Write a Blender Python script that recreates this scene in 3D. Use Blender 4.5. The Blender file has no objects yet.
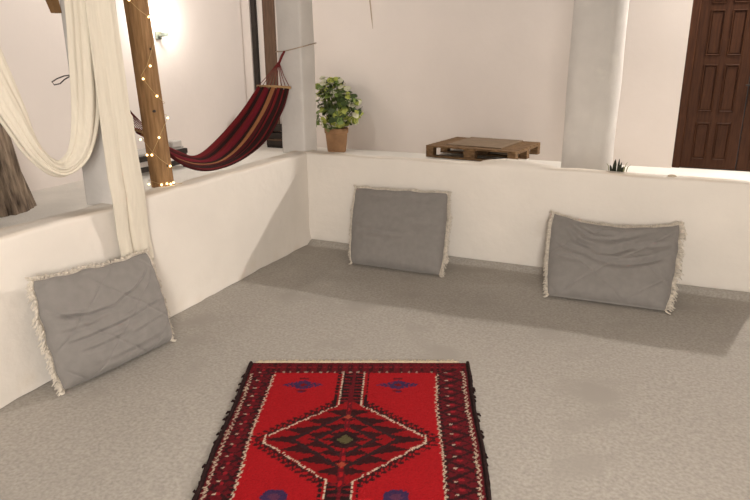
import bpy, math, random
import numpy as np
from mathutils import Vector, Matrix, noise
random.seed(7)
rng = np.random.default_rng(7)
SC = bpy.context.scene
COL = SC.collection
PI = math.pi

# ------------------------------------------------------------------ helpers
def link_mesh(name, verts, faces, mat=None, parent=None, smooth=True, cols=None, uvs=None):
    me = bpy.data.meshes.new(name)
    me.from_pydata([tuple(map(float, v)) for v in verts], [], [tuple(f) for f in faces])
    if cols is not None:
        a = me.attributes.new('tint', 'FLOAT_COLOR', 'POINT')
        c = np.ones((len(verts), 4), np.float32); c[:, :3] = np.asarray(cols, np.float32)
        a.data.foreach_set('color', c.ravel())
    if uvs is not None:
        a = me.attributes.new('across', 'FLOAT', 'POINT')
        a.data.foreach_set('value', np.asarray(uvs, np.float32).ravel())
    if smooth:
        me.polygons.foreach_set('use_smooth', [True]*len(me.polygons))
    me.update()
    o = bpy.data.objects.new(name, me)
    COL.objects.link(o)
    if mat: me.materials.append(mat)
    if parent: o.parent = parent
    return o

def tag(o, label=None, cat=None, group=None, kind=None):
    if label: o['label'] = label
    if cat: o['category'] = cat
    if group: o['group'] = group
    if kind: o['kind'] = kind
    return o

def empty(name, loc, label, cat, group=None):
    o = bpy.data.objects.new(name, None); COL.objects.link(o)
    o.location = loc; o.empty_display_size = .05
    tag(o, label, cat, group)
    return o

class MB:
    """collects shapes into one mesh; everything in world space, shifted by -origin on build"""
    def __init__(s): s.v = []; s.f = []; s.c = []; s.u = []
    def add(s, v, f, c=None, u=None):
        b = len(s.v); v = [tuple(map(float, q)) for q in v]
        s.v += v; s.f += [tuple(i+b for i in q) for q in f]
        s.c += [c if c is not None else (1, 1, 1)]*len(v)
        s.u += list(u) if u is not None else [0]*len(v)
    def box(s, lo, hi, M=None, bev=0.0, c=None):
        lo = Vector(lo); hi = Vector(hi)
        b = min(bev, min(hi-lo)*.45)
        if b <= 0:
            v = [(x, y, z) for x in (lo.x, hi.x) for y in (lo.y, hi.y) for z in (lo.z, hi.z)]
            f = [(0,1,3,2),(4,6,7,5),(0,4,5,1),(2,3,7,6),(0,2,6,4),(1,5,7,3)]
        else:
            v = []; f = []
            idx = {}
            for ix in (0,1):
                for iy in (0,1):
                    for iz in (0,1):
                        p = Vector((hi.x if ix else lo.x, hi.y if iy else lo.y, hi.z if iz else lo.z))
                        d = Vector((-1 if ix else 1, -1 if iy else 1, -1 if iz else 1))*b
                        for ax in range(3):
                            q = p.copy()
                            for k in range(3):
                                if k != ax: q[k] += d[k]
                            idx[(ix,iy,iz,ax)] = len(v); v.append(q)
            g = lambda a,b_,c_,ax: idx[(a,b_,c_,ax)]
            for t in (0,1):
                f.append([g(t,0,0,0),g(t,1,0,0),g(t,1,1,0),g(t,0,1,0)])
                f.append([g(0,t,0,1),g(1,t,0,1),g(1,t,1,1),g(0,t,1,1)])
                f.append([g(0,0,t,2),g(1,0,t,2),g(1,1,t,2),g(0,1,t,2)])
            for i in (0,1):
                for j in (0,1):
                    f.append([g(i,j,0,0),g(i,j,1,0),g(i,j,1,1),g(i,j,0,1)])
                    f.append([g(i,0,j,0),g(i,1,j,0),g(i,1,j,2),g(i,0,j,2)])
                    f.append([g(0,i,j,1),g(1,i,j,1),g(1,i,j,2),g(0,i,j,2)])
                    for k in (0,1): f.append([g(i,j,k,0),g(i,j,k,1),g(i,j,k,2)])
            cen = (lo+hi)/2
            for q in f:
                a, b2, c2 = Vector(v[q[0]]), Vector(v[q[1]]), Vector(v[q[2]])
                m = sum((Vector(v[i]) for i in q), Vector())/len(q)
                if (b2-a).cross(c2-a).dot(m-cen) < 0: q.reverse()
        if M is not None: v = [M @ Vector(q) for q in v]
        s.add(v, f, c)
    def tube(s, pts, r, n=8, c=None, cap=True):
        pts = [Vector(p) for p in pts]
        rs = r if hasattr(r, '__len__') else [r]*len(pts)
        v = []; f = []
        up = None
        for i, p in enumerate(pts):
            t = (pts[min(i+1, len(pts)-1)]-pts[max(i-1, 0)]).normalized()
            if up is None:
                up = Vector((0,0,1)) if abs(t.z) < .9 else Vector((1,0,0))
            a = t.cross(up).normalized(); b = a.cross(t).normalized(); up = b
            for k in range(n):
                w = 2*PI*k/n
                v.append(p + rs[i]*(math.cos(w)*a+math.sin(w)*b))
        for i in range(len(pts)-1):
            for k in range(n):
                k2 = (k+1) % n
                f.append((i*n+k, (i+1)*n+k, (i+1)*n+k2, i*n+k2))
        if cap:
            f.append(tuple(range(n))); f.append(tuple(reversed([(len(pts)-1)*n+k for k in range(n)])))
        s.add(v, f, c)
    def lathe(s, prof, cen, n=32, c=None):
        v = []; f = []
        for r, z in prof:
            for k in range(n):
                w = 2*PI*k/n
                v.append((cen[0]+r*math.cos(w), cen[1]+r*math.sin(w), cen[2]+z))
        for i in range(len(prof)-1):
            for k in range(n):
                k2 = (k+1) % n
                f.append((i*n+k, i*n+k2, (i+1)*n+k2, (i+1)*n+k))
        f.append(tuple(reversed(range(n)))); f.append(tuple((len(prof)-1)*n+k for k in range(n)))
        s.add(v, f, c)
    def ball(s, c, r, n=10, m=7):
        v = []; f = []
        for i in range(m+1):
            th = PI*i/m
            for k in range(n):
                w = 2*PI*k/n
                v.append((c[0]+r*math.sin(th)*math.cos(w), c[1]+r*math.sin(th)*math.sin(w), c[2]-r*math.cos(th)))
        for i in range(m):
            for k in range(n):
                k2 = (k+1) % n
                f.append((i*n+k, i*n+k2, (i+1)*n+k2, (i+1)*n+k))
        s.add(v, f)
    def build(s, name, mat, parent=None, smooth=False, org=None, cols=False, uvs=False):
        org = Vector(org) if org is not None else (parent_world(parent) if parent else Vector((0,0,0)))
        v = [tuple(Vector(q)-org) for q in s.v]
        o = link_mesh(name, v, s.f, mat, parent, smooth, s.c if cols else None, s.u if uvs else None)
        if not parent: o.location = org
        return o

def parent_world(o):
    p = Vector(o.location)
    while o.parent: o = o.parent; p += Vector(o.location)
    return p

def gridf(nu, nv, off=0, wrap=False):
    f = []
    for i in range(nu-1):
        for j in range(nv-1 if not wrap else nv):
            j2 = (j+1) % nv
            f.append((off+i*nv+j, off+(i+1)*nv+j, off+(i+1)*nv+j2, off+i*nv+j2))
    return f

def shade_auto(o, ang=35):
    me = o.data
    me.polygons.foreach_set('use_smooth', [True]*len(me.polygons))
    try: me.set_sharp_from_angle(angle=math.radians(ang))
    except Exception: pass

# ------------------------------------------------------------------ materials
def nd(nt, t, **kw):
    n = nt.nodes.new(t)
    for k, v in kw.items():
        if k in n.inputs: n.inputs[k].default_value = v
        else: setattr(n, k, v)
    return n

def mat(name, c, rough=.8, var=.08, scale=6, bump=.1, bscale=60, c2=None, attr=None, stretch=None, sheen=0, detail=5, spec=.3, patch=None):
    m = bpy.data.materials.new(name); m.use_nodes = True
    nt = m.node_tree; L = nt.links.new
    b = nt.nodes['Principled BSDF']
    b.inputs['Roughness'].default_value = rough
    b.inputs['Specular IOR Level'].default_value = spec
    if sheen: b.inputs['Sheen Weight'].default_value = sheen
    tc = nd(nt, 'ShaderNodeTexCoord'); mp = nd(nt, 'ShaderNodeMapping')
    L(tc.outputs['Object'], mp.inputs['Vector'])
    if stretch: mp.inputs['Scale'].default_value = stretch
    n1 = nd(nt, 'ShaderNodeTexNoise', Scale=scale, Detail=detail); L(mp.outputs[0], n1.inputs['Vector'])
    rp = nd(nt, 'ShaderNodeValToRGB')
    if c2 is None:
        a1 = [max(0, x*(1-var)) for x in c]; a2 = [min(1, x*(1+var)) for x in c]
    else: a1, a2 = c, c2
    rp.color_ramp.elements[0].position = .3; rp.color_ramp.elements[1].position = .7
    rp.color_ramp.elements[0].color = (*a1, 1); rp.color_ramp.elements[1].color = (*a2, 1)
    L(n1.outputs['Fac'], rp.inputs['Fac'])
    out = rp.outputs['Color']
    if patch:       # worn patches: (colour, scale, threshold)
        n3 = nd(nt, 'ShaderNodeTexNoise', Scale=patch[1], Detail=6); L(tc.outputs['Object'], n3.inputs['Vector'])
        r3 = nd(nt, 'ShaderNodeValToRGB'); r3.color_ramp.elements[0].position = patch[2]; r3.color_ramp.elements[1].position = patch[2]+.12
        L(n3.outputs['Fac'], r3.inputs['Fac'])
        mx = nd(nt, 'ShaderNodeMix', data_type='RGBA'); mx.inputs['B'].default_value = (1, 1, 1, 1)
        mx.inputs[7].default_value = (*patch[0], 1)
        L(r3.outputs['Color'], mx.inputs[0]); L(out, mx.inputs[6]); out = mx.outputs[2]
    if attr:
        at = nd(nt, 'ShaderNodeAttribute', attribute_name='tint')
        mx = nd(nt, 'ShaderNodeMix', data_type='RGBA', blend_type='MULTIPLY'); mx.inputs[0].default_value = 1
        L(at.outputs['Color'], mx.inputs[6]); L(out, mx.inputs[7]); out = mx.outputs[2]
    L(out, b.inputs['Base Color'])
    if bump:
        n2 = nd(nt, 'ShaderNodeTexNoise', Scale=bscale, Detail=4); L(mp.outputs[0], n2.inputs['Vector'])
        bp = nd(nt, 'ShaderNodeBump', Strength=bump, Distance=.02); L(n2.outputs['Fac'], bp.inputs['Height'])
        L(bp.outputs[0], b.inputs['Normal'])
    return m

def emis(name, c, s):
    m = bpy.data.materials.new(name); m.use_nodes = True
    b = m.node_tree.nodes['Principled BSDF']
    b.inputs['Base Color'].default_value = (*c, 1)
    b.inputs['Emission Color'].default_value = (*c, 1); b.inputs['Emission Strength'].default_value = s
    return m

M = {}
M['plaster'] = mat('whitewashed_plaster', (.75,.70,.64), .92, .04, 2.2, .25, 14, patch=((.66,.60,.53), 1.7, .66))
M['plaster_worn'] = mat('worn_whitewashed_plaster', (.75,.70,.64), .92, .04, 2.2, .25, 14, attr=1, patch=((.66,.60,.53), 1.7, .66))
M['plaster_far'] = mat('pinkish_plaster', (.77,.70,.655), .92, .03, 1.2, .12, 10)
M['pillar_plaster'] = mat('grey_white_plaster', (.60,.57,.54), .92, .06, 4, .3, 12, patch=((.68,.65,.60), 3.0, .58))
M['ground'] = mat('pale_concrete', (.70,.665,.61), .9, .06, 3, .2, 40)
M['ceiling'] = mat('ceiling_white', (.75,.72,.68), .9, .03, 2, 0)
M['carpet'] = mat('grey_felt_carpet', (.375,.348,.315), .97, .16, 70, .22, 300, detail=8, spec=.1, patch=((.335,.31,.28), 2.3, .56))
M['cushion'] = mat('grey_canvas', (.225,.210,.198), .95, .06, 22, .12, 420, spec=.15, sheen=.15)
M['fringe'] = mat('cream_cotton_fringe', (.64,.58,.50), .95, .18, 60, 0, spec=.1)
M['cloth'] = mat('cream_cotton_cloth', (.70,.645,.545), .95, .04, 9, .25, 30, stretch=(8,8,.6), spec=.1)
M['post'] = mat('rough_pine', (.17,.088,.034), .8, 0, 9, .35, 24, c2=(.33,.19,.085), stretch=(6,6,.7))
M['brace'] = mat('orange_timber', (.20,.11,.045), .8, .2, 9, .2, 24)
M['pallet'] = mat('weathered_pallet', (.085,.046,.021), .85, 0, 10, .3, 30, c2=(.25,.15,.075), stretch=(1.2,7,7))
M['ply'] = mat('plywood_sheet', (.19,.135,.088), .85, .12, 8, .15, 30)
M['door'] = mat('dark_mahogany', (.034,.0115,.005), .55, 0, 8, .08, 30, c2=(.068,.025,.010), stretch=(6,6,.5), spec=.15)
M['jamb'] = mat('brown_jamb', (.115,.068,.043), .75, .2, 9, .15, 30, stretch=(6,6,.6))
M['dark'] = mat('dark_wood', (.030,.022,.018), .6, .2, 10, 0)
M['bark'] = mat('brown_bark', (.05,.034,.024), .95, 0, 7, .9, 22, c2=(.33,.25,.18), stretch=(3,3,.5))
M['terracotta'] = mat('terracotta', (.27,.15,.075), .85, .15, 8, .1, 40)
M['leaf'] = mat('leaf_green', (1,1,1), .5, .1, 30, .05, 40, attr=1)
M['stem'] = mat('stem_green', (.10,.13,.04), .7, .1, 30, 0)
M['soil'] = mat('soil', (.03,.02,.014), .95, .3, 30, .4, 60)
M['rope'] = mat('jute_rope', (.42,.33,.25), .9, .15, 60, .2, 120)
M['redrope'] = mat('red_cord', (.16,.022,.022), .9, .2, 60, 0)
M['bar'] = mat('spreader_wood', (.42,.26,.12), .6, .15, 12, 0)
M['wire'] = mat('dull_wire', (.06,.05,.045), .5, .1, 20, 0)
M['lamp_body'] = mat('lamp_metal', (.16,.18,.15), .5, .05, 20, 0)
M['copper'] = mat('thin_copper_wire', (.50,.36,.17), .5, .05, 20, 0)
M['bulb'] = emis('fairy_bulb_glow', (1,.74,.36), 4)
M['lamp_bulb'] = emis('lamp_bulb_glow', (1,.84,.6), 14)
M['paleblock'] = mat('pale_grey_paint', (.5,.47,.44), .7, .05, 10, 0)
M['rug'] = mat('woven_wool', (1,1,1), .97, .14, 160, .5, 330, attr=1, spec=.1)
M['selvedge'] = mat('dark_wool_edge', (.022,.010,.010), .97, .3, 60, .3, 200, spec=.1)
M['rugfringe'] = mat('rug_warp_cotton', (.60,.50,.36), .95, .15, 60, 0, spec=.1)
M['pebble'] = mat('pale_stone', (.5,.42,.32), .9, .15, 30, .2, 50)
M['blade'] = mat('dark_blades', (.02,.025,.012), .7, .3, 30, 0)
M['dryblade'] = mat('dry_blades', (.30,.30,.17), .8, .2, 30, 0)
M['black'] = mat('black_plastic', (.015,.013,.012), .5, .1, 20, 0)

# hammock cloth: stripes along its length
def hammock_mat():
    m = bpy.data.materials.new('striped_hammock_cotton'); m.use_nodes = True
    nt = m.node_tree; L = nt.links.new; b = nt.nodes['Principled BSDF']
    b.inputs['Roughness'].default_value = .9; b.inputs['Specular IOR Level'].default_value = .15
    at = nd(nt, 'ShaderNodeAttribute', attribute_name='across')
    rp = nd(nt, 'ShaderNodeValToRGB'); cr = rp.color_ramp; cr.interpolation = 'CONSTANT'
    R_, O_, K_, W_, P_ = (.15,.014,.016), (.30,.125,.055), (.026,.011,.010), (.075,.012,.013), (.14,.012,.020)
    seq = [(0,W_),(.05,K_),(.12,R_),(.20,K_),(.27,R_),(.34,K_),(.40,W_),(.46,O_),(.56,K_),(.62,P_),(.72,R_),(.80,K_),(.86,W_),(.93,R_)]
    cr.elements[0].color = (*seq[0][1],1); cr.elements[1].position = seq[1][0]; cr.elements[1].color = (*seq[1][1],1)
    for p_, c_ in seq[2:]:
        e = cr.elements.new(p_); e.color = (*c_,1)
    L(at.outputs['Fac'], rp.inputs['Fac']); L(rp.outputs['Color'], b.inputs['Base Color'])
    n2 = nd(nt, 'ShaderNodeTexNoise', Scale=150); bp = nd(nt, 'ShaderNodeBump', Strength=.3, Distance=.01)
    L(n2.outputs['Fac'], bp.inputs['Height']); L(bp.outputs[0], b.inputs['Normal'])
    return m
M['hammock'] = hammock_mat()

H = .738          # low wall height
G = .10           # level of the court outside the low walls
def ns(x, y, z=0., s=1.): return noise.noise(Vector((x*s, y*s, z*s)))

# ------------------------------------------------------------------ the setting
# low parapet walls, rounded hand-plastered top
def parapet(name, a0, a1, axis, thick, bumpf=None):
    n = int((a1-a0)/.03)+1
    prof = [(0, 0)]
    for k in range(1, 14): prof.append((0, (H-.025)*k/13))
    for k in range(1, 6):
        w = PI/2*k/6; prof.append((.025-.025*math.cos(w), H-.025+.025*math.sin(w)))
    for k in range(0, 7): prof.append((.025+(thick-.05)*k/6, H))
    for k in range(1, 6):
        w = PI/2*k/6; prof.append((thick-.025+.025*math.sin(w), H-.025+.025*math.cos(w)))
    for k in range(8): prof.append((thick, (H-.03)*(1-k/7)))
    v = []; cols = []
    for i in range(n):
        t = a0+(a1-a0)*i/(n-1)
        for d, z in prof:
            dd = d + .007*ns(t, z, 1.3, 2.5)*min(1, z*8) + .003*ns(t, z, 4., 9)*min(1, z*8)
            if axis == 'y' and d < .02 and z < .12: dd -= (.012+.022*ns(t, 2.2, 9., 2.6)+.010*ns(t, 1.2, 5., 9))*(1-z/.12)**2
            zz = z
            if z > H-.03: zz = z + .010*ns(t, 3.1, d, 2.2) + .005*ns(t, 7.7, d, 8)
            if bumpf and z > H-.03: zz += bumpf(t, d)
            wear = 0.
            if z > H-.012: wear = max(0, min(1, .45+1.1*ns(t, d*4, 6., 3.2)))*.55
            if z < .10 and d < .02: wear = max(0, min(1, 2.2*ns(t*2.2, z*6, 8., 3)-.25))*(1-z/.10)*.6
            cols.append((1-.18*wear, 1-.27*wear, 1-.38*wear))
            v.append((-dd, t, zz) if axis == 'y' else (t, dd, zz))
    m = len(prof)
    f = gridf(n, m)
    if axis == 'x': pass
    f += [tuple(range(m)), tuple(reversed(range((n-1)*m, n*m)))]
    o = link_mesh(name, v, f, M['plaster_worn'], cols=cols)
    import bmesh
    bm = bmesh.new(); bm.from_mesh(o.data); bmesh.ops.recalc_face_normals(bm, faces=bm.faces); bm.to_mesh(o.data); bm.free()
    shade_auto(o, 60)
    return tag(o, kind='structure')

def hump(t, d):
    k = max(0., 1-((t-1.64)/.26)**2)
    return (.036*k**.55*min(1, d/.05) if k > 0 else 0.)-.022*(t/3.2)**2
wl = parapet('wall_left', -6.5, .16, 'y', .15)
wl['label'] = 'low whitewashed parapet wall on the left with worn top'
wb = parapet('wall_back', -.02, 3.24, 'x', .12, hump)
wb['label'] = 'low whitewashed parapet wall at the back with a plaster hump on top'

# carpeted floor, its edge turned up against the back wall
def build_floor():
    xs = np.arange(-.01, 5.01, .04); ys = np.concatenate([np.arange(-6.5, -.32, .06), np.arange(-.32, -.001, .02)])
    v = []
    for x in xs:
        for y in ys:
            z = .0
            lip = .075 + .02*ns(x, 0, 2., 1.7) + .03*max(0, (x-2.6))
            if y > -lip and 0 < x < 3.3: z = .045*((y+lip)/lip)**.7
            z += .003*ns(x, y, 5., 3)*min(1, max(0, (-y-.1))*4) - .003
            v.append((x, y, z))
    o = link_mesh('floor', v, gridf(len(xs), len(ys)), M['carpet'])
    return tag(o, 'grey felt carpet covering the sunken seating floor', kind='structure')
build_floor()

m = MB(); m.box((-9, -7, -.2), (-.15, 4.4, G)); m.box((-.15, .12, -.2), (9, 4.4, G))
tag(m.build('ground', M['ground']), kind='structure')
XL, YF = -3.5, 4.25
m = MB(); m.box((XL-.2, -7, G-.2), (XL, YF+.2, 4.2)); tag(m.build('wall_outer', M['plaster_far']), kind='structure')
m = MB()
m.box((XL-.2, YF, G-.2), (-3.36, YF+.25, 4.2)); m.box((-3.36, YF, 2.45), (-2.93, YF+.25, 4.2))
m.box((-2.93, YF, G-.2), (2.70, YF+.25, 4.2)); m.box((2.70, YF, 2.35), (4.10, YF+.25, 4.2)); m.box((4.10, YF, G-.2), (9, YF+.25, 4.2))
tag(m.build('wall_far', M['plaster_far']), kind='structure')
m = MB(); m.box((2.70, YF+.14, G-.2), (4.1, YF+.3, G)); tag(m.build('trim_1', M['ground']), kind='structure')
# step that carries the pallet
m = MB(); m.box((-.02, 3.02, G-.1), (.98, 4.1, .245), bev=.01); tag(m.build('trim_2', M['ground']), kind='structure')
m = MB(); m.box((-.45, -6.6, 2.6), (5.1, .4, 2.75)); tag(m.build('ceiling', M['ceiling']), kind='structure')
m = MB(); m.box((5.0, -6.6, -.1), (5.15, -1.2, 2.6)); tag(m.build('wall_right', M['plaster']), kind='structure')

# pillars
def pillar(name, x0, x1, y0, y1, z0, z1, mt, label, bev=.02):
    nz = 60; v = []; ring = []
    for (cx, cy, a) in ((x1-bev, y1-bev, 0), (x0+bev, y1-bev, 90), (x0+bev, y0+bev, 180), (x1-bev, y0+bev, 270)):
        for k in range(4):
            w = math.radians(a+30*k); ring.append((cx+bev*math.cos(w), cy+bev*math.sin(w)))
    for i in range(nz):
        z = z0+(z1-z0)*i/(nz-1)
        for q in ring:
            d = .006*ns(q[0]*3, q[1]*3, z, 3)
            cx, cy = (x0+x1)/2, (y0+y1)/2; l = math.hypot(q[0]-cx, q[1]-cy)
            v.append((q[0]+d*(q[0]-cx)/l, q[1]+d*(q[1]-cy)/l, z))
    o = link_mesh(name, v, gridf(nz, 16, wrap=True)+[tuple(range(16))], mt)
    import bmesh
    bm = bmesh.new(); bm.from_mesh(o.data); bmesh.ops.recalc_face_normals(bm, faces=bm.faces); bm.to_mesh(o.data); bm.free()
    shade_auto(o, 50)
    return tag(o, label, kind='structure')
pillar('pillar', -.25, -.035, .035, .25, H-.02, 2.62, M['pillar_plaster'], 'square plastered pillar on the corner of the low walls')
pillar('pillar', -.25, -.05, -1.965, -1.765, H-.02, 2.62, M['pillar_plaster'], 'square plastered pillar behind the cream cloth')
v = []; nz = 50; nn = 40
for i in range(nz):
    z = G-.01+(3.3-G)*i/(nz-1)
    for k in range(nn):
        w = 2*PI*k/nn; r = .235+.008*ns(math.cos(w), math.sin(w), z, 2)+.003*ns(math.cos(w)*3, math.sin(w)*3, z*3, 2)
        v.append((1.92+r*math.cos(w), 2.0+r*math.sin(w), z))
f = [(q[0], q[3], q[2], q[1]) for q in gridf(nz, nn, wrap=True)]
tag(link_mesh('column', v, f, M['pillar_plaster']), 'round plastered column beyond the back wall', kind='structure')

# double panelled door in the far wall
door = empty('door_1', (2.70, YF+.09, G), 'dark brown panelled wooden door in the far wall', 'door')
door['kind'] = 'structure'
yd = YF+.09
m = MB(); m.box((2.70, yd-.04, G), (2.79, yd+.06, 2.40), bev=.008); m.box((4.01, yd-.04, G), (4.10, yd+.06, 2.40), bev=.008); m.box((2.70, yd-.04, 2.28), (4.10, yd+.06, 2.40), bev=.008)
m.build('door_frame', M['door'], door)
def leaf(x0, x1, handle):
    m = MB(); z0, z1 = G+.01, 2.28
    m.box((x0, yd-.01, z0), (x1, yd+.03, z1))
    st = .115
    m.box((x0, yd-.022, z0), (x0+st, yd-.008, z1), bev=.004); m.box((x1-st, yd-.022, z0), (x1, yd-.008, z1), bev=.004)
    xm = (x0+x1)/2
    m.box((xm-.035, yd-.0215, z0), (xm+.035, yd-.008, z1), bev=.004)
    rails = [(z0, z0+.11), (.66, .79), (1.33, 1.43), (1.93, 2.0), (z1-.1, z1)]
    for a, b_ in rails: m.box((x0, yd-.021, a), (x1, yd-.008, b_), bev=.004)
    zs = [(rails[i][1], rails[i+1][0]) for i in range(4)]
    o = m.build('door_leaf', M['door'], door)
    for a, b_ in zs:
        for p0, p1 in ((x0+st, xm-.035), (xm+.035, x1-st)):
            q = MB(); q.box((p0+.018, yd-.020, a+.02), (p1-.018, yd-.006, b_-.02), bev=.012)
            for e0, e1, e2, e3 in ((p0, a, p1, a+.012), (p0, b_-.012, p1, b_), (p0, a, p0+.012, b_), (p1-.012, a, p1, b_)):
                q.box((e0, yd-.027, e1), (e2, yd-.008, e3), bev=.005)
            q.build('door_panel', M['door'], o)
    if handle:
        q = MB(); q.box((x1+.03, yd-.05, 1.0), (x1+.075, yd-.02, 1.17), bev=.006); q.tube([(x1+.05, yd-.05, 1.1), (x1+.05, yd-.09, 1.1), (x1-.03, yd-.09, 1.1)], .009)
        q.build('door_handle', M['black'], o)
    return o
leaf(2.79, 3.395, True); leaf(3.405, 4.01, False)

# narrow doorway behind the hammock: two brown jambs and a pale leaf
door2 = empty('door_2', (-3.3, YF, G), 'narrow pale door between brown jambs behind the hammock', 'door'); door2['kind'] = 'structure'
m = MB(); m.box((-3.325, YF-.03, G), (-3.245, YF+.06, 2.5), bev=.005); m.build('door_jamb', M['dark'], door2)
m = MB(); m.box((-3.10, YF-.05, G), (-2.91, YF+.06, 2.5), bev=.005); m.build('door_jamb', M['jamb'], door2)
m = MB(); m.box((-3.37, YF+.03, G), (-2.92, YF+.08, 2.5)); m.build('door_leaf', M['plaster_far'], door2)

# ------------------------------------------------------------------ cushions
def bez(P, u, v):
    bl, br, tl, tr = P
    return (1-v)*((1-u)*bl+u*br)+v*((1-u)*tl+u*tr)

def cushion(label, bl, br, tl, tr, sag, folds, ridges, front=.085, back=.03, quilt=(.155, .5), seed=0, fringe_len=(.034, .034, .034), group='grey fringed floor cushions'):
    P = [np.array(q, float) for q in (bl, br, tl, tr)]
    W = np.linalg.norm(P[1]-P[0]); HH = np.linalg.norm(P[2]-P[0])
    N = np.cross(P[1]-P[0], P[2]-P[0]); N /= np.linalg.norm(N)
    side = (P[1]-P[0])/W; upv = np.cross(N, side)
    nu, nv = 150, 120
    root = empty('floor_cushion', tuple((P[0]+P[1])/2*np.array([1,1,0])), label, 'cushion', group)
    org = np.array(root.location)
    def base(u, v):
        p = bez(P, u, v)
        s = sag*(4*u*(1-u))**.8*v**2
        # sides bow in a little, bottom bows down less
        p = p - upv*s
        p = p + side*(u-.5)*.02*(4*v*(1-v))
        cpull = abs(2*u-1)**7*abs(2*v-1)**7
        p = p - (side*(2*u-1)+upv*(2*v-1)*(1 if v > .5 else .35))*.008*cpull
        p = p + upv*.012*ns(u*6, v*6, seed+9.)*(1 if v > .5 else .3)+side*.007*ns(v*8, u*3, seed+5.)
        return p
    def prof(u, v):
        a = max(0, 1-abs(2*u-1)**4.5)**.5; b = max(0, 1-abs(2*v-1)**4)**.5
        # stuffing slumps to the bottom
        return a*b*(1.12-.42*v)
    def wr(u, v):
        d = 0.
        for (u0, u1, v0, curv, tilt, dep, w) in folds:
            if u0-.05 < u < u1+.05:
                uc = (u0+u1)/2
                vv = v0+curv*((u-uc)/((u1-u0)/2))**2+tilt*(u-uc) + .006*ns(u*7, v0*20, seed)
                e = max(0, min(1, (u-u0)/.15))*max(0, min(1, (u1-u)/.13))
                x = (v-vv)*HH/w
                d += e*dep*(-math.exp(-x*x)+.75*math.exp(-(x-1.7)**2)+.25*math.exp(-(x+2.2)**2))
        X, Y = u*W, v*HH
        s, q = quilt
        for c_ in ((X+Y*1.1), (X-Y*1.1)):
            t = ((c_+q*s) % (2*s))-s
            d -= .0058*math.exp(-(t/.0060)**2) - .002*math.exp(-(t/.05)**2)*0
            d += .006*math.cos(PI*t/s)*-.4
        d += .006*ns(u*5, v*5, seed+1.5)+.0022*ns(u*16, v*13, seed+3.5)
        return d
    V = []
    for i in range(nu):
        u = i/(nu-1)
        for j in range(nv):
            v = j/(nv-1); k = prof(u, v)
            V.append(base(u, v)+N*(front*k+wr(u, v)*min(1, k*1.6))-org)
    b0 = len(V)
    for i in range(nu):
        u = i/(nu-1)
        for j in range(nv):
            v = j/(nv-1); k = prof(u, v)
            V.append(base(u, v)-N*back*min(k, 1)-org)
    for q in V:
        if q[2]+org[2] < .006: q[2] = .006-org[2]
    F = gridf(nu, nv)
    F += [tuple(reversed(q)) for q in gridf(nu, nv, b0)]
    # join the rims
    rim = [(i, 0) for i in range(nu)]+[(nu-1, j) for j in range(1, nv)]+[(i, nv-1) for i in range(nu-2, -1, -1)]+[(0, j) for j in range(nv-2, 0, -1)]
    for a in range(len(rim)):
        i1 = rim[a][0]*nv+rim[a][1]; c = rim[(a+1) % len(rim)]; i2 = c[0]*nv+c[1]
        F.append((i1, b0+i1, b0+i2, i2))
    body = link_mesh('cover', V, F, M['cushion'], root)
    # piping along seams
    rr = random.Random(seed+100)
    fm = MB()
    def strands(path_fn, n, out_fn, ln):
        if not ln: return
        for k in range(n):
            t = (k+rr.random())/n
            p = path_fn(t); o = out_fn(t)
            o = o + N*rr.uniform(-.35, .75)+side*rr.uniform(-.3, .3)+upv*rr.uniform(-.45, .2)
            o /= np.linalg.norm(o)
            l = ln*rr.uniform(.55, 1.15)*(1+.55*ns(t*9, seed*3.1, ln*200))
            m1 = p+o*l*.55+N*rr.uniform(-.004, .008); e = p+o*l+np.array([0, 0, -1])*l*rr.uniform(.1, .55)
            for q in (m1, e): q[2] = max(q[2], .006)
            r = rr.uniform(.0018, .0034)
            fm.tube([p-o*.004, m1, e], [r*1.3, r*1.2, r*.8], 4)
    strands(lambda t: base(t, 1.0), 230, lambda t: upv*1.0, fringe_len[1])
    strands(lambda t: base(0.0, t), 210, lambda t: -side*1.0, fringe_len[0])
    strands(lambda t: base(1.0, t), 210, lambda t: side*1.0, fringe_len[2])
    for q in ((0, 0), (0, 1), (1, 1), (1, 0)):
        strands(lambda t: base(*q), 14, lambda t: side*(q[0]*2-1)+upv*(q[1]*2-1), .035)
    fr = fm.build('fringe', M['fringe'], root, smooth=True)
    fr['label'] = 'cream cotton fringe'
    sm = MB()
    sm.tube([base(t/60, 1.0) for t in range(61)], .0035, 6); sm.tube([base(0, t/50) for t in range(51)], .0035, 6); sm.tube([base(1, t/50) for t in range(51)], .0035, 6)
    sm.build('fringe_tape', M['fringe'], root, smooth=True)
    return root

# left, against the left wall under the cloth
cushion('grey quilted cushion leaning on the left wall under the hanging cream cloth',
        (.170, -2.61, .012), (.255, -1.97, .012), (.075, -2.60, .545), (.075, -1.895, .475), .022,
        [(.02,.93,.60,.17,.20,.012,.013), (.05,.98,.42,.03,.10,.010,.010), (.12,.6,.29,.01,.03,.008,.010), (.0,.45,.50,.02,.02,.007,.010), (.5,.98,.30,-.01,.14,.006,.010), (.0,.3,.62,.0,-.05,.005,.010),(.2,.9,.12,.02,.03,.005,.014)],
        [], seed=1, quilt=(.165, .2), fringe_len=(.034,.026,.018))
# middle one on the back wall
cushion('grey cushion against the back wall, left of the other one there, nearly smooth front',
        (.570, -.40, .012), (1.262, -.405, .012), (.470, -.085, .515), (1.20, -.085, .53), .014,
        [(.03,.6,.38,.0,-.02,.007,.016), (.55,.97,.55,-.03,.10,.007,.03), (.1,.9,.88,.02,0,.006,.03)],
        [], seed=2, quilt=(9., .5), fringe_len=(.022,.022,.034))
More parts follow.
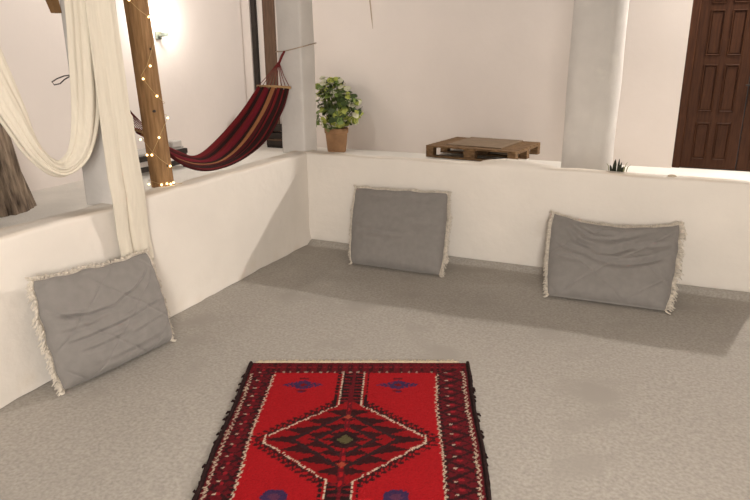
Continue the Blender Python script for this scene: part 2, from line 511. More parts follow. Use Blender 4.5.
# right one on the back wall
cushion('grey quilted cushion with sagging top edge, against the back wall below the round column',
        (2.005, -.50, .012), (2.70, -.49, .012), (1.945, -.085, .455), (2.725, -.085, .455), .075,
        [(.10,.74,.56,.26,-.10,.019,.024), (.25,.97,.42,.16,.14,.016,.022), (.16,.62,.72,.16,-.12,.012,.018), (.05,.5,.52,.05,-.25,.012,.022), (.5,.97,.66,.02,.25,.011,.02), (.6,.98,.48,.02,.3,.009,.018), (.02,.35,.42,.03,-.1,.009,.018),(.2,.85,.80,.09,0,.012,.03)],
        [], seed=3, quilt=(.19, .6), fringe_len=(.032,.026,.040))

# ------------------------------------------------------------------ rug
def build_rug():
    O = np.array([.803, -2.017]); Ud = np.array([.919, .394]); Vd = np.array([.394, -.919])
    WR, LR = 1.08, 2.0
    nu, nv = 300, 500
    u = np.linspace(0, WR, nu)[:, None]+np.zeros((1, nv)); v = np.zeros((nu, 1))+np.linspace(0, LR, nv)[None, :]
    jit = lambda a: rng.normal(0, a, u.shape)
    k = .0072
    uq = (np.floor((u+jit(.0012))/k)+.5)*k; vq = (np.floor((v+jit(.0014))/k)+.5)*k
    vq = np.where(vq > 1.10, 2.20-vq, vq)
    wob = .006*np.sin(vq*7+1)
    U = uq-.523-wob*.3; A = np.abs(U); dv = vq-.675
    red = np.array([.36, .008, .012]); blk = np.array([.020, .008, .009]); mar = np.array([.125, .007, .012]); wht = np.array([.60, .48, .36]); dkb = np.array([.045, .022, .075]); olv = np.array([.10, .085, .035]); drk = np.array([.075, .007, .010])
    C = np.zeros(u.shape+(3,)); C[:] = red*(1+.0*u[..., None])
    def put(mask, col, a=1.0):
        C[mask] = C[mask]*(1-a)+col*a
    tri = lambda x: np.abs((x % 1)-.5)*2
    # ---- field: stem, medallion
    wS = .052
    med = np.abs(A)/.358+np.abs(dv)/.315
    inside = med < 1
    step = np.floor(A/.022)*.022
    medst = step/.358+np.abs(dv)/.315
    put((medst < 1.125) & (medst > 1.085) & (~inside) & (A > wS+.015), blk, .85)
    put((medst < 1.04) & (~inside) & (A > wS+.01), blk, .9)
    put((medst < 1.13) & (medst > 1.0) & (~inside) & (A > wS+.015) & (tri(A/.022) < .25), blk, .85)
    put(inside, red*.70)
    # nested serrated diamonds inside the medallion
    for (d0, d1, per, ph) in ((.62, .95, .070, 0.), (.36, .58, .055, .3), (.17, .33, .045, .1)):
        t = tri(np.abs(dv)/per+ph)
        band = (med > d0) & (med < d0+(d1-d0)*t) & inside
        put(band, blk, .93)
        put((med > d0-.05) & (med < d0+.025), blk*1.6)
    for sgn in (-1, 1):
        ln = np.abs(dv*.345/.315-sgn*U*1.0) 
    put((A < .012) & inside & (med > .2), mar); put((A < .006) & inside & (tri(vq/.05) > .5), red)
    put((med < .16), blk); put((med < .105), olv)
    put((np.abs(np.abs(dv)-.165)+A < .018), np.array([.35, .06, .03]))
    put((med > .958) & (med < 1.0) & (A > wS) & (A < .328) & ((vq*1.5+A) % .024 > .008), wht)
    put((A > .325) & (A < .336) & (med < 1.03) & (np.abs(dv) < .035), wht)
    # stem bars above and below
    st = (A < wS+.03) & (med > .97) & ((np.abs(dv) > .245))
    put(st & (A < wS), blk)
    put(st & (A < .009), mar)
    put(st & (A > .004) & (A < .044) & (tri(vq/.058) < .22), mar)
    put(st & (A < .044) & (A > .012) & (tri(vq/.058+.5) < .12), red*.7)
    put(st & (A > wS-.005) & (A < wS+.002) & ((vq) % .02 > .005), wht)
    put(st & (A > wS+.004) & (A < wS+.012), red*.8)
    put(st & (A > wS+.012) & (A < wS+.024) & (tri(vq/.03) > .2), blk)
    # flower motifs
    for du in (-.235, .213):
        x = np.abs(U-du); y = vq-.232
        put((x/.105+np.abs(y)/.042 < 1) & (tri((x+np.abs(y)*1.5)/.022) > .22), dkb)
        put((x/.045+np.abs(y)/.045 < 1), dkb)
        put((x < .012) & (np.abs(y) < .07) & (tri(y/.03) > .3), dkb*.9+red*.1)
        put((x < .022) & (np.abs(np.abs(y)-.058) < .008), mar)
        put((x/.020+np.abs(y)/.016 < 1), red*.5)
        y2 = vq-1.025
        put(((x/.050)**2+(y2/.042)**2 < 1), dkb); put(((x/.022)**2+(y2/.018)**2 < 1), np.array([.10, .03, .07]))
    # ---- borders
    inL, inR = .134+wob, .914+wob*.6
    bord = (uq < inL) | (uq > inR) | (vq < .112)
    put(bord, mar)
    # black teeth running along the field side of the borders
    put((uq > inL-.022) & (uq < inL-.005) & (tri(vq/.026) > .45), blk)
    put((uq < inR+.022) & (uq > inR+.005) & (tri(vq/.026) > .45), blk)
    for (a0, a1, ph) in ((.04, .118, 0), (.930, 1.035, .4)):
        m0 = (uq > a0) & (uq < a1) & (vq > .08)
        x = (uq-a0)/(a1-a0)
        z = tri(vq/.115+ph)
        put(m0 & (np.abs(x-z) < .15), blk, .9)
        put(m0 & (np.abs(x-(1-z)) < .09), blk, .7)
        put(m0 & (np.abs(x-.5) < .10) & (tri(vq/.0575+ph) < .25), np.array([.30, .012, .02]))
        put(m0 & (np.abs(x-.32) < .05) & (tri(vq/.075) < .09), wht*.8)
    put((vq > .03) & (vq < .10) & (tri(uq/.05) > .62), blk, .75)
    put((vq > .05) & (vq < .065) & (tri(uq/.025) > .5), np.array([.22, .01, .015]))
    put((vq > .098) & (vq < .112) & (uq > inL) & (uq < inR) & (tri(uq/.02) > .45), drk); put((vq > .104) & (vq < .112) & (uq > inL) & (uq < inR) & (tri(uq/.036) > .8), wht*.5)
    # cream zigzag lines
    zz = .009*(tri(vq/.034)-.5)
    nzv = rng.random(u.shape) > .16
    put((np.abs(uq-inL-zz+.003) < .0040) & (vq > .13) & nzv, wht)
    put((np.abs(uq-inR-zz-.003) < .0040) & (vq > .13) & nzv, wht)
    zo = .012*(tri(vq/.030)-.5)
    put((np.abs(uq-.028-zo) < .0045) & (vq > .12) & nzv, wht*.85)
    put((np.abs(uq-1.050-zo) < .0045) & (vq > .10) & nzv, wht*.9)
    put((np.abs(uq-.040-zo) < .005) & (vq > .1) & (tri(vq/.02) > .5), blk)
    put((np.abs(uq-1.038-zo) < .005) & (vq > .1) & (tri(vq/.02) > .5), blk)
    put((uq < .013) | (uq > 1.066), blk*1.2)
    put((vq < .016), drk)
    C *= (1+rng.normal(0, .10, u.shape))[..., None]
    C = np.clip(C, 0.004, 1)
    # geometry
    uu = u*(1-.042*v)+.006*np.sin(v*9+1.)*(u/WR-.5)*2*.6
    X = O[0]+uu*Ud[0]+v*Vd[0]; Y = O[1]+uu*Ud[1]+v*Vd[1]
    Zs = .0115+rng.normal(0, .0006, u.shape)
    e = np.minimum(np.minimum(u, WR-u), np.minimum(v, LR-v))
    Zs = Zs-.006*np.clip(1-e/.012, 0, 1)
    root = empty('rug', (float(X.mean()), float(Y.mean()), 0), 'red woven rug with a stepped diamond medallion lying on the grey carpet', 'rug')
    org = np.array(root.location)
    top = np.stack([X, Y, Zs], -1).reshape(-1, 3)-org
    V = list(top); F = [tuple(reversed(q)) for q in gridf(nu, nv)]
    n0 = len(V)
    rim = [(i, 0) for i in range(nu)]+[(nu-1, j) for j in range(1, nv)]+[(i, nv-1) for i in range(nu-2, -1, -1)]+[(0, j) for j in range(nv-2, 0, -1)]
    Cf = C.reshape(-1, 3); Cl = list(Cf)
    for (i, j) in rim:
        q = top[i*nv+j].copy(); q[2] = .002; V.append(q); Cl.append(np.array([.02, .01, .01]))
    for a in range(len(rim)):
        b_ = (a+1) % len(rim)
        F.append((rim[a][0]*nv+rim[a][1], rim[b_][0]*nv+rim[b_][1], n0+b_, n0+a))
    o = link_mesh('pile', V, F, M['rug'], root, True, Cl)
    import bmesh
    # dark overcast edges with loose tufts
    rr = random.Random(4)
    for uc in (0., WR):
        sm = MB(); pts = []
        for i in range(160):
            vv = LR*i/159
            un = uc*(1-.042*vv)+.006*math.sin(vv*9+1.)*(1 if uc else -1)*.6+.005*ns(vv*9, uc, 1.)
            p = O+Ud*un+Vd*vv
            pts.append((p[0], p[1], .0095))
        sm.tube(pts, [.008+.004*abs(ns(i*.3, uc, 3.)) for i in range(160)], 6)
        for i in range(75):
            vv = rr.uniform(.05, LR)
            if ns(vv*6, uc+3, 2.) < .0 and rr.random() < .8: continue
            p = O+Ud*uc*(1-.042*vv)+Vd*vv; d = Ud*(1 if uc else -1)*rr.uniform(.006, .022)+Vd*rr.uniform(-.015, .015)
            sm.tube([(p[0], p[1], .010), (p[0]+d[0]*.6, p[1]+d[1]*.6, .013), (p[0]+d[0], p[1]+d[1], .006)], [.006, .006, .003], 5)
        sm.build('selvedge', M['selvedge'], root, smooth=True)
    fm = MB()
    for i in range(420):
        un = rr.uniform(.03, WR-.05); l = rr.uniform(.018, .042)
        p = O+Ud*un; e1 = p-Vd*l*.6+Ud*rr.uniform(-.006, .006); e2 = p-Vd*l+Ud*rr.uniform(-.01, .01)
        fm.tube([(p[0], p[1], .008), (e1[0], e1[1], .0075), (e2[0], e2[1], .004)], [.002, .002, .0014], 4)
    fm.box((0,0,0),(1e-4,1e-4,1e-4), Matrix.Translation((O[0]+.5, O[1]+.2, .005)))
    p0 = O+Ud*.02; p1 = O+Ud*(WR-.04)
    fm.tube([(p0[0]+(p1[0]-p0[0])*t/40-Vd[0]*.004, p0[1]+(p1[1]-p0[1])*t/40-Vd[1]*.004, .007) for t in range(41)], .0055, 5)
    fr = fm.build('fringe', M['rugfringe'], root, smooth=True); fr['label'] = 'short cream warp fringe'
build_rug()

# ------------------------------------------------------------------ draped cream cloth
def build_cloth():
    root = empty('draped_cloth', (.05, -1.97, 2.59), 'long cream cloth hanging in a loop and straight tail before the left pillar', 'cloth')
    org = np.array(root.location)
    # straight tail: a folded sheet
    nu, nz = 70, 140; V = []
    for i in range(nu):
        s = i/(nu-1)
        for j in range(nz):
            t = j/(nz-1); z = 2.59-(2.59-.40)*t
            yc0, yc1 = -2.085+.004*math.sin(z*3), -1.895+.034*max(0, min(1, 1.3*(1-z/1.75)))
            yc0 += .045*max(0, 1-(z-.4)/.5); yc1 += .035*max(0, 1-(z-.4)/.6)
            y = yc0+(yc1+(.012 if z < 1.2 else -.01*min(1, (z-1.2)))-yc0)*s
            fold = .006*math.sin(s*9+.7*math.sin(z*.9))+.0022*math.sin(s*23+1.1+.5*z)+.008*ns(s*4, z*.8, 2.)
            x = .062+fold*(.35+.45*min(1, t*1.2))-.028*max(0, 1-(z-.4)/.9)*math.exp(-((s-.44-.1*(z-.4))/.05)**2)
            if z < .80: x = x-.020*min(1, (.80-z)/.2)
            V.append((x-org[0], y+.006*ns(s*4, z*1.5, 7.)-org[1], z-org[2]+(.012*ns(s*7, 1, 3.) if j == nz-1 else 0)))
    o = link_mesh('tail', V, [tuple(reversed(q)) for q in gridf(nu, nz)], M['cloth'], root)
    sm = o.modifiers.new('solid', 'SOLIDIFY'); sm.thickness = .004; sm.offset = 0
    # loop: centre line in (y, z), hanging from the ceiling and back up to the left
    ctl = [(-2.035,2.59,.15),(-2.035,2.2,.15),(-2.03,1.75,.15),(-2.055,1.45,.145),(-2.085,1.22,.14),(-2.15,1.06,.11),(-2.235,.995,.075),(-2.31,1.005,.07),(-2.395,1.10,.09),(-2.46,1.26,.14),(-2.54,1.45,.19),(-2.65,1.75,.23),(-2.85,2.15,.22),(-3.02,2.59,.22)]
    n = 150; ys, zs, ws = [], [], []
    T = np.linspace(0, len(ctl)-1, n)
    def cr(vals, t):
        i = min(int(t), len(vals)-2); f_ = t-i
        p0, p1, p2, p3 = vals[max(i-1,0)], vals[i], vals[i+1], vals[min(i+2, len(vals)-1)]
        return .5*((2*p1)+(-p0+p2)*f_+(2*p0-5*p1+4*p2-p3)*f_*f_+(-p0+3*p1-3*p2+p3)*f_**3)
    c = np.array(ctl)
    c[:, 0] -= .04
    path = np.array([[cr(c[:, k], t) for k in range(3)] for t in T])
    nu = 60; V = []
    for j in range(n):
        y, z, w = path[j]; a = path[min(j+1, n-1)]-path[max(j-1, 0)]; tl = math.hypot(a[0], a[1]); ty, tz = a[0]/tl, a[1]/tl
        ny, nz_ = -tz, ty     # to the inside of the U is the left-hand side
        for i in range(nu):
            s = i/(nu-1)-.5
            fold = .004*math.sin(s*12+.02*j)+.002*math.sin(s*31+.6)+.010*ns(s*4, j*.025, 4.)
            bulge = .05*(1-(2*s)**2)*min(1., .10/w)
            x = -.012+bulge*.6+fold*min(1.2, .12/w+.2)+(.03*(s+.5) if True else 0)
            V.append((x+.01-org[0], y+ny*s*w-org[1], z+nz_*s*w-org[2]))
    o = link_mesh('loop', V, gridf(n, nu), M['cloth'], root)
    sm = o.modifiers.new('solid', 'SOLIDIFY'); sm.thickness = .004; sm.offset = 0
    # rolled hem along the outer (lower) side
    hm = MB(); pts = []
    for j in range(0, n, 2):
        y, z, w = path[j]; a = path[min(j+1, n-1)]-path[max(j-1, 0)]; tl = math.hypot(a[0], a[1]); ny, nz_ = -a[1]/tl, a[0]/tl
        sg = HEM
        pts.append((.012+.004*ns(j*.1, 0, 1.), y+ny*sg*w, z+nz_*sg*w))
    hm.tube(pts, .010, 8); 
    hm.build('hem', M['cloth'], root, smooth=True)
HEM = .5
build_cloth()

# ------------------------------------------------------------------ wooden post with string lights
PX0, PX1, PY0, PY1 = -.200, -.095, -1.52, -1.43
def lean(q): return (q[0]-.038*(q[2]-H), q[1]-.017*(q[2]-H), q[2])      # the post leans a little
root = empty('wooden_post', (-.14, -1.475, H), 'rough square wooden post standing on the left wall, wrapped in fairy lights', 'post')
V = []; nz = 80; ring = []
for (cx, cy, a) in ((PX1-.008, PY1-.008, 0), (PX0+.008, PY1-.008, 90), (PX0+.008, PY0+.008, 180), (PX1-.008, PY0+.008, 270)):
    for k in range(3):
        w = math.radians(a+45*k); ring.append((cx+.008*math.cos(w), cy+.008*math.sin(w)))
for i in range(nz):
    z = H-.008+(2.6-H+.008)*i/(nz-1)
    for q in ring:
        lq = lean((q[0]+.003*ns(q[0]*9, q[1]*9, z, 2), q[1]+.003*ns(q[0]*9, z, q[1]*9, 2), z)); V.append((lq[0]+.14, lq[1]+1.475, z-H))
o = link_mesh('timber', V, [tuple(reversed(q)) for q in gridf(nz, 12, wrap=True)]+[tuple(range(12)), tuple(reversed(range((nz-1)*12, nz*12)))], M['post'], root)
import bmesh
def fixn(o):
    bm = bmesh.new(); bm.from_mesh(o.data); bmesh.ops.recalc_face_normals(bm, faces=bm.faces); bm.to_mesh(o.data); bm.free()
fixn(o); shade_auto(o, 40)
for z in (1.52, 1.18, .86):
    k = MB(); k.ball(lean((PX1-.007, -1.49+.02*math.sin(z*9), z)), .011, 8, 6); k.build('knot', M['dark'], root, smooth=True)

sl = empty('string_lights', (-.14, -1.475, H), 'warm fairy lights on thin wire wound around the wooden post', 'string lights')
e = .006
E1, E0 = PX1+e, PY0-e
B0, K0 = (PX0-e, PY1+e), (PX0-e, PY0-e)
wirepts = [(PX0-e, PY1+e, 2.25), (PX0-e, E0, 2.05), (E1, E0, 1.95), (E1, PY1+e, 1.88), (PX0-e, PY1+e, 1.86), (PX0-e, E0, 1.81), (-.147, E0, 1.776), (E1, E0, 1.725), (E1, -1.456, 1.69), (E1, PY1+e, 1.672), (PX0-e, PY1+e, 1.62),
           (E1, PY1+e, 1.57), (E1, -1.444, 1.552), (E1, E0, 1.43), (-.144, E0, 1.375), (-.130, E0, 1.359), (E1, E0, 1.31), (E1, -1.481, 1.263), (E1, PY1+e, 1.22), (PX0-e, PY1+e, 1.19), (E1, PY1+e, 1.15), (E1+.002, -1.419, 1.134),
           (E1, -1.46, 1.09), (E1, -1.513, 1.031), (E1, E0, 1.015), (-.15, E0, .935), (PX0-e, E0, .925), (PX0-e, PY1+e, .96), (PX0-e, E0, 1.02), (-.15, E0, .955), (E1, E0, .905), (E1, -1.455, .856), (E1, PY1+e, .84), (PX0-e, PY1+e, .81),
           (PX0-e, E0, .775), (-.112, E0, .757), (E1, E0, .755), (E1, -1.447, .752), (E1+.04, -1.42, .747)]
w = MB(); w.tube([lean(q) for q in wirepts], .0013, 5); w.build('wire', M['copper'], sl)
bulbs = [lean(q) for q in ((-.1472,-1.526,1.776),(-.089,-1.4561,1.69),(-.089,-1.4998,1.429),(-.1304,-1.526,1.359),(-.089,-1.4812,1.263),(-.089,-1.4187,1.134),(-.089,-1.5132,1.031),(-.2189,-1.526,1.015),(-.1871,-1.526,.926),(-.1504,-1.526,.928),(-.089,-1.4548,.856),(-.208,-1.526,.750),(-.11,-1.526,.755),(-.089,-1.5026,.758),(-.089,-1.4473,.754),(-.086,-1.475,.752))]
bm0 = None
for p in bulbs:
    if bm0 is None:
        k = MB(); k.ball((0,0,0), .0064, 10, 7); bm0 = k.build('bulb', M['bulb'], sl, smooth=True, org=(0,0,0)); b = bm0
    else:
        b = bm0.copy(); COL.objects.link(b); b.parent = sl
    b.location = Vector(p)-Vector(sl.location)

# timber brace at the outer side of the left pillar and a bent wire
m = MB()
m.add([(-.262,-2.000,1.69),(-.262,-1.967,1.69),(-.225,-1.967,1.69),(-.225,-2.000,1.69),(-.262,-2.34,2.6),(-.262,-2.10,2.6),(-.225,-2.10,2.6),(-.225,-2.34,2.6)],
      [(0,1,2,3),(7,6,5,4),(0,4,5,1),(1,5,6,2),(2,6,7,3),(3,7,4,0)])
o = m.build('timber_brace', M['brace'], org=(-.25,-1.97,1.68)); fixn(o); tag(o, 'cut end of an orange brown timber brace beside the left pillar top', 'timber')
m = MB()
pts = [(-.20,-1.966,1.398),(-.20,-1.99,1.395),(-.2,-2.03,1.392),(-.2,-2.075,1.380),(-.2,-2.106,1.366),(-.2,-2.095,1.352),(-.2,-2.06,1.356),(-.2,-2.03,1.375),(-.2,-1.99,1.391)]
m.tube(pts, .0032, 6)
tag(m.build('wire_loop', M['wire'], org=(-.2,-1.966,1.39)), 'bent grey wire loop sticking out of the left pillar', 'wire')

# ------------------------------------------------------------------ hammock
def build_hammock():
    root = empty('hammock', (-.19, .03, 1.49), 'red striped hammock slung between the two pillars above the left wall', 'hammock')
    front = [(-.112,-.03,1.232),(-.17,-.05,1.06),(-.20,-.235,.862),(-.215,-.52,.755),(-.22,-.86,.722),(-.22,-1.12,.780),(-.22,-1.32,.91),(-.235,-1.42,1.02)]
    backe = [(-.40,-.03,1.238),(-.415,-.27,1.05),(-.43,-.58,.872),(-.43,-.81,.800),(-.43,-1.0,.862),(-.43,-1.18,.95),(-.42,-1.31,1.03),(-.40,-1.42,1.06)]
    def cr(P, t):
        t = t*(len(P)-1); i = min(int(t), len(P)-2); f = t-i
        p0, p1, p2, p3 = [Vector(P[min(max(k,0), len(P)-1)]) for k in (i-1, i, i+1, i+2)]
        return .5*((2*p1)+(-p0+p2)*f+(2*p0-5*p1+4*p2-p3)*f*f+(-p0+3*p1-3*p2+p3)*f**3)
    nt, nw = 90, 60; V = []; u = []
    for i in range(nt):
        t = i/(nt-1); a = cr(front, t); b = cr(backe, t)
        for j in range(nw):
            s = j/(nw-1)
            p = a.lerp(b, s)
            sg = .075*math.sin(PI*t)**.7*(4*s*(1-s))
            p = p+Vector((0, 0, -sg*.35))
            p.z += (.010*math.sin(s*26+t*3)+.006*math.sin(s*51+2))*(.25+.75*abs(math.cos(PI*t)))
            p.x += .004*math.sin(s*33+t*5)
            V.append(p-Vector(root.location)); u.append(s)
    o = link_mesh('fabric', V, gridf(nt, nw), M['hammock'], root, uvs=u)
    sm = o.modifiers.new('solid', 'SOLIDIFY'); sm.thickness = .004
    # spreader bars, suspension cords, anchor rope
    m = MB(); m.tube([(-.105,-.03,1.236),(-.25,-.03,1.243),(-.41,-.03,1.243)], .010, 8); m.build('spreader_bar', M['bar'], root, smooth=True)
    m = MB(); m.tube([(-.225,-1.42,1.025),(-.41,-1.42,1.063)], .010, 8); m.build('spreader_bar', M['bar'], root, smooth=True)
    kn = Vector((-.21, -.012, 1.43)); top = Vector((-.178, .026, 1.505))
    m = MB()
    for k in range(9):
        s = k/8; q = Vector((-.112, -.03, 1.236)).lerp(Vector((-.40, -.03, 1.243)), s)
        m.tube([q, q.lerp(kn, .5)+Vector((0, -.008, -.01)), kn], .0028, 5)
    m.tube([kn+Vector((0,0,-.015)), kn.lerp(top, .5), top], [.009,.010,.008], 8)
    m.build('cords', M['redrope'], root, smooth=True)
    kn2 = Vector((-.29, -1.66, 1.33))
    m = MB()
    for k in range(9):
        s = k/8; q = Vector((-.23, -1.42, 1.027)).lerp(Vector((-.40, -1.42, 1.061)), s)
        m.tube([q, q.lerp(kn2, .5)+Vector((0, 0, -.012)), kn2], .0028, 5)
    m.tube([kn2, Vector((-.262, -1.80, 1.40))], .009, 8)
    m.build('cords', M['redrope'], root, smooth=True)
    m = MB()
    y0, y1, x0, x1 = .028, .258, -.258, -.028
    m.tube([(x0, y0, 1.50), (-.178, y0-.003, 1.505), (x1, y0, 1.535), (x1, y1, 1.565), (x0, y1, 1.55), (x0, y0, 1.50)], .0045, 6)
    m.build('anchor_rope', M['rope'], root, smooth=True)
build_hammock()

# ------------------------------------------------------------------ pallet
def build_pallet():
    A = Vector((-.10, 3.10, 0)); ang = math.atan2(2.93-3.10, .98+.10)
    z0 = .247
    Mx = Matrix.Translation((A.x, A.y, z0)) @ Matrix.Rotation(-.13, 4, 'Z')
    root = empty('pallet', Mx @ Vector((.55, .4, 0)), 'weathered wooden pallet lying flat by the far wall', 'pallet')
    LX, LY = 1.15, .92
    for y0 in (0, LY/2-.05, LY-.10):
        q = MB(); q.box((0, y0, 0), (LX, y0+.10, .022), Mx, .003); q.build('bottom_board', M['pallet'], root)
        for x0, wx in ((0, .10), (LX/2-.072, .145), (LX-.10, .10)):
            q = MB(); q.box((x0, y0+.002, .022), (x0+wx, y0+.098, .100), Mx, .004); q.build('block', M['pallet'], root)
    for x0, wx in ((0, .10), (LX/2-.072, .145), (LX-.10, .10)):
        q = MB(); q.box((x0, 0, .100), (x0+wx, LY, .122), Mx, .003); q.build('stringer_board', M['pallet'], root)
    for k in range(7):
        y0 = k*(LY-.115)/6
        q = MB(); q.box((0, y0, .122), (LX, y0+.115, .144), Mx, .003); q.build('deck_board', M['pallet'], root)
    q = MB(); q.box((.22, .12, .1445), (.93, LY-.02, .157), Mx, .002)
    o = q.build('sheet', M['ply'], org=Mx @ Vector((.55,.4,.145))); o.name = 'plywood_sheet'
    tag(o, 'brown plywood sheet lying on top of the pallet', 'board')
build_pallet()

# ------------------------------------------------------------------ potted plant
def build_plant():
    c = Vector((-1.765, 3.93, G))
    root = empty('potted_plant', c, 'leafy green plant in a terracotta pot beyond the corner pillar', 'plant')
    m = MB(); m.lathe([(.005,0),(.125,0),(.135,.02),(.160,.27),(.172,.28),(.176,.345),(.164,.35),(.152,.335),(.150,.29)], c, 28); o = m.build('pot', M['terracotta'], root, smooth=True); shade_auto(o, 40)
    m = MB(); m.lathe([(.005,.31),(.150,.31),(.146,.305),(.005,.30)], c, 20); m.build('soil', M['soil'], root, smooth=True)
    rr = random.Random(11)
    lm = MB(); smm = MB()
    cen = []
    blobs = [((-.02,.0,.76),(.27,.20,.26),140), ((-.08,-.02,.95),(.19,.15,.13),60), ((.25,-.02,.62),(.17,.15,.20),65), ((-.05,-.08,.48),(.27,.17,.16),85)]
    for (bc, br, n) in blobs:
        for k in range(n):
            d = Vector((rr.gauss(0,1), rr.gauss(0,1), rr.gauss(0,1))).normalized()*rr.uniform(.55, 1)**.5
            cen.append(Vector((bc[0]+d.x*br[0], bc[1]+d.y*br[1], bc[2]+d.z*br[2])))
    for p in cen:
        P = c+p
        if P.y > YF-.06: continue
        nrm = (p-Vector((0,0,.45))).normalized()*.7+Vector((rr.gauss(0,.4), rr.gauss(0,.4)-.35, rr.gauss(0,.35)+.45)); nrm.normalize()
        ax = nrm.cross(Vector((rr.gauss(0,1), rr.gauss(0,1), rr.gauss(0,1)))).normalized(); ay = nrm.cross(ax)
        r = rr.uniform(.032, .062)
        q = rr.random()
        if q < .30: col = (.34,.37,.08)
        elif q < .55: col = (.14,.20,.045)
        elif q < .76: col = (.05,.075,.022)
        else: col = (.55,.53,.38)
        n = 10; vs = [P-nrm*r*.22]; fs = []
        for i in range(n):
            w = 2*PI*i/n; k = r*(1+.10*math.cos(3*w))*(.55 if i == 0 else 1)
            vs.append(P+ax*k*math.cos(w)+ay*k*math.sin(w)+nrm*r*.10*math.sin(2*w))
        for i in range(n): fs.append((0, 1+i, 1+(i+1) % n))
        lm.add(vs, fs, col)
        if rr.random() < .45:
            b0 = c+Vector((rr.uniform(-.07,.07), rr.uniform(-.06,.06), .33)); mid = b0.lerp(P, .5)+Vector((p.x*.15, p.y*.15, .03))
            smm.tube([b0, mid, P-nrm*r*.2], .0045, 5)
    lm.build('foliage', M['leaf'], root, smooth=True, cols=True)
    smm.build('stems', M['stem'], root, smooth=True)
build_plant()

# small tuft on the back wall, by the column
root = empty('small_plant', (2.31, .09, H-.01), 'tiny dark tufted plant growing on the back wall top right of the column', 'plant')
m = MB()
for (dx, h_, lean) in ((-.026,.062,.006),(-.012,.070,-.004),(.004,.074,.004),(.014,.052,.010),(-.036,.030,-.012),(.026,.026,.012)):
    m.tube([(2.31+dx,.09,H-.025),(2.31+dx+lean*.5,.09,H+h_*.5),(2.31+dx+lean,.088,H+h_)],[.009,.008,.0015],6)
m.build('dark_leaves', M['blade'], root, smooth=True)
m = MB()
for (dx, h_, lean) in ((.04,.055,.02),(.052,.04,.03),(-.05,.04,-.02),(.032,.035,.03)):
    m.tube([(2.31+dx,.09,H-.025),(2.31+dx+lean*.4,.09,H+h_*.6),(2.31+dx+lean,.088,H+h_)],[.003,.003,.001],5)
m.build('dry_leaves', M['dryblade'], root, smooth=True)
m = MB(); m.ball((0,0,0), .018, 10, 7)
o = m.build('pebble', M['pebble'], smooth=True, org=(0,0,0)); o.scale = (1.5,.8,.6); o.location = (2.645,.05,H-.012)
tag(o, 'small pale stone chip on the back wall top near the door', 'stone')

# ------------------------------------------------------------------ tree trunk
V = []; nz, nn = 90, 72
for i in range(nz):
    t = i/(nz-1); z = G-.02+t*2.9
    R_ = .245-.02*t+.06*math.exp(-t*7)
    cx, cy = -3.05-.02*t, -.52-.30*t
    for k in range(nn):
        w = 2*PI*k/nn
        rg = .045*abs(ns(math.cos(w)*5+t*.6, math.sin(w)*5, t*1.2, 1.7))+.022*ns(math.cos(w)*11, math.sin(w)*11, t*2, 1.6)
        r = R_+rg*1.2
        V.append((cx+r*math.cos(w), cy+r*math.sin(w), z))
o = link_mesh('tree_trunk', [tuple(Vector(q)-Vector((-3.12,-.56,G))) for q in V], [tuple(reversed(q)) for q in gridf(nz, nn, wrap=True)]+[tuple(reversed(range((nz-1)*nn, nz*nn)))], M['bark'])
o.location = (-3.12,-.56,G); fixn(o)
tag(o, 'thick leaning tree trunk with rough brown bark beyond the left wall', 'tree')

# ------------------------------------------------------------------ court furniture seen past the post
root = empty('bench', (-3.05, 1.75, G), 'dark low slatted bench behind the wooden post', 'bench')
for z0, z1 in ((.275,.335),(.150,.205)):
    m = MB(); m.box((-3.02,1.2,z0),(-2.97,2.12,z1), bev=.004); m.build('front_rail', M['dark'], root)
for k in range(3):
    m = MB(); m.box((-3.36+k*.115,1.2,.335),(-3.36+k*.115+.10,2.12,.36), bev=.004); m.build('seat_slat', M['paleblock'], root)
for yy in (1.22, 2.06):
    m = MB(); m.box((-3.02,yy,G),(-2.975,yy+.045,.335), bev=.003); m.build('leg', M['dark'], root)
    m = MB(); m.box((-3.36,yy,G),(-3.315,yy+.045,.335), bev=.003); m.build('leg', M['dark'], root)
m = MB(); m.box((-3.2,1.88,.361),(-3.0,2.06,.44), bev=.01); o = m.build('storage_box', M['paleblock'], org=(-3.1,1.97,.361)); tag(o, 'pale grey box standing on the dark bench behind the hammock', 'box')
root = empty('wooden_crate', (-2.85, 4.05, G), 'dark wooden crate by the door jamb, below the hammock end', 'crate')
m = MB()
m.box((-2.98,3.96,G),(-2.70,4.14,G+.02))
for x in (-2.98,-2.715): m.box((x,3.96,G),(x+.015,4.14,.46))
for z in (.13,.24,.36): m.box((-2.98,3.95,z),(-2.70,3.965,z+.08)); m.box((-2.98,4.13,z),(-2.70,4.145,z+.08))
m.build('body', M['dark'], root)
m = MB(); m.box((-2.985,3.942,.21),(-2.695,3.9495,.232)); m.build('edging', M['jamb'], root)

# wall lamp near the post
root = empty('wall_lamp', (XL, 2.36, 1.72), 'small lit wall lamp on the far white wall beside the post', 'lamp')
m = MB(); m.box((XL,2.32,1.66),(XL+.03,2.42,1.76), bev=.006); m.box((XL+.02,2.345,1.695),(XL+.13,2.395,1.72), bev=.005); m.lathe([(.03,0),(.045,.0),(.045,.045),(.03,.05)], (XL+.12,2.37,1.70), 16)
m.build('fixture', M['lamp_body'], root)
m = MB(); m.ball((XL+.12,2.37,1.81), .055, 14, 10); m.build('bulb', M['lamp_bulb'], root, smooth=True)

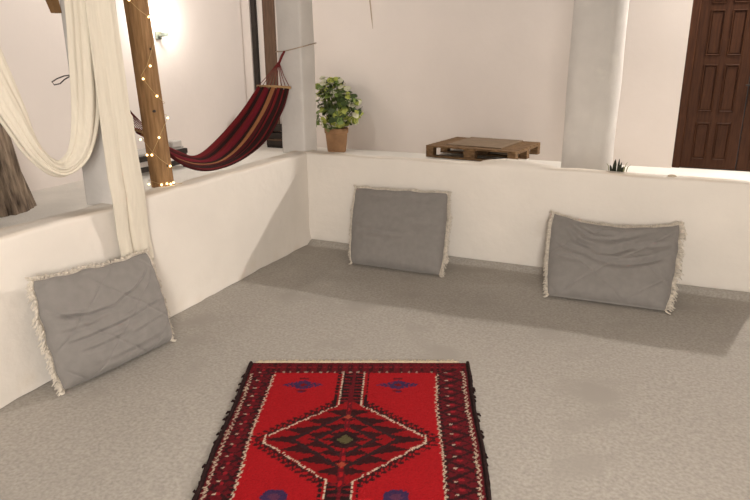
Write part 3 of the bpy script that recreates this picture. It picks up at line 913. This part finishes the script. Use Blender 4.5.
# thin brown line down the far wall, modelled as a slim tube
m = MB(); m.tube([(-1.365,YF-.006,3.35),(-1.36,YF-.006,2.18),(-1.335,YF-.006,1.95),(-1.318,YF-.006,1.80)], [.010,.010,.008,.003], 6)
tag(m.build('wall_line', M['rope'], org=(-1.36,YF-.006,2.2)), 'thin brown line running down the far wall above the plant', 'cord')

# ------------------------------------------------------------------ camera
f_, r_, u_, w_ = 643.984, (.91410347,.40543329,-.00622033), (-.11413294,.27198776,.95550842), (-.38908677,.87272361,-.29489825)
cam = bpy.data.cameras.new('camera'); co = bpy.data.objects.new('camera', cam); COL.objects.link(co)
Mc = Matrix((( r_[0], u_[0], -w_[0], 2.5644), (r_[1], u_[1], -w_[1], -4.4384), (r_[2], u_[2], -w_[2], 1.5), (0,0,0,1)))
co.matrix_world = Mc
cam.sensor_width = 36; cam.lens = f_/750*36; cam.clip_start = .05
SC.camera = co

# ------------------------------------------------------------------ light
def light(name, kind, loc, energy, color, **kw):
    l = bpy.data.lights.new(name, kind); l.energy = energy; l.color = color
    for k, v in kw.items(): setattr(l, k, v)
    o = bpy.data.objects.new(name, l); COL.objects.link(o); o.location = loc
    return o
WARM = (1, .93, .85)
light('court_lamp', 'POINT', (4.30, 4.0, 3.55), 690, WARM, shadow_soft_size=.07)
light('yard_lamp', 'POINT', (-1.9, 1.2, 3.5), 72, WARM, shadow_soft_size=.12)
light('wall_lamp_light', 'POINT', (XL+.21, 2.33, 1.90), 26, (1,.94,.87), shadow_soft_size=.14)
lo = light('porch_lamp', 'AREA', (3.3, -6.2, 1.55), 165, WARM, shape='DISK', size=1.2)
d = Vector((.9, .3, .9))-lo.location
lo.rotation_euler = d.to_track_quat('-Z', 'Y').to_euler()
wd = bpy.data.worlds.new('night'); SC.world = wd; wd.use_nodes = True
wd.node_tree.nodes['Background'].inputs['Color'].default_value = (1, .94, .88, 1)
wd.node_tree.nodes['Background'].inputs['Strength'].default_value = .05

vs = SC.view_settings
vs.view_transform = 'Standard'; vs.look = 'None'; vs.exposure = .29; vs.gamma = 1; vs.use_curve_mapping = False
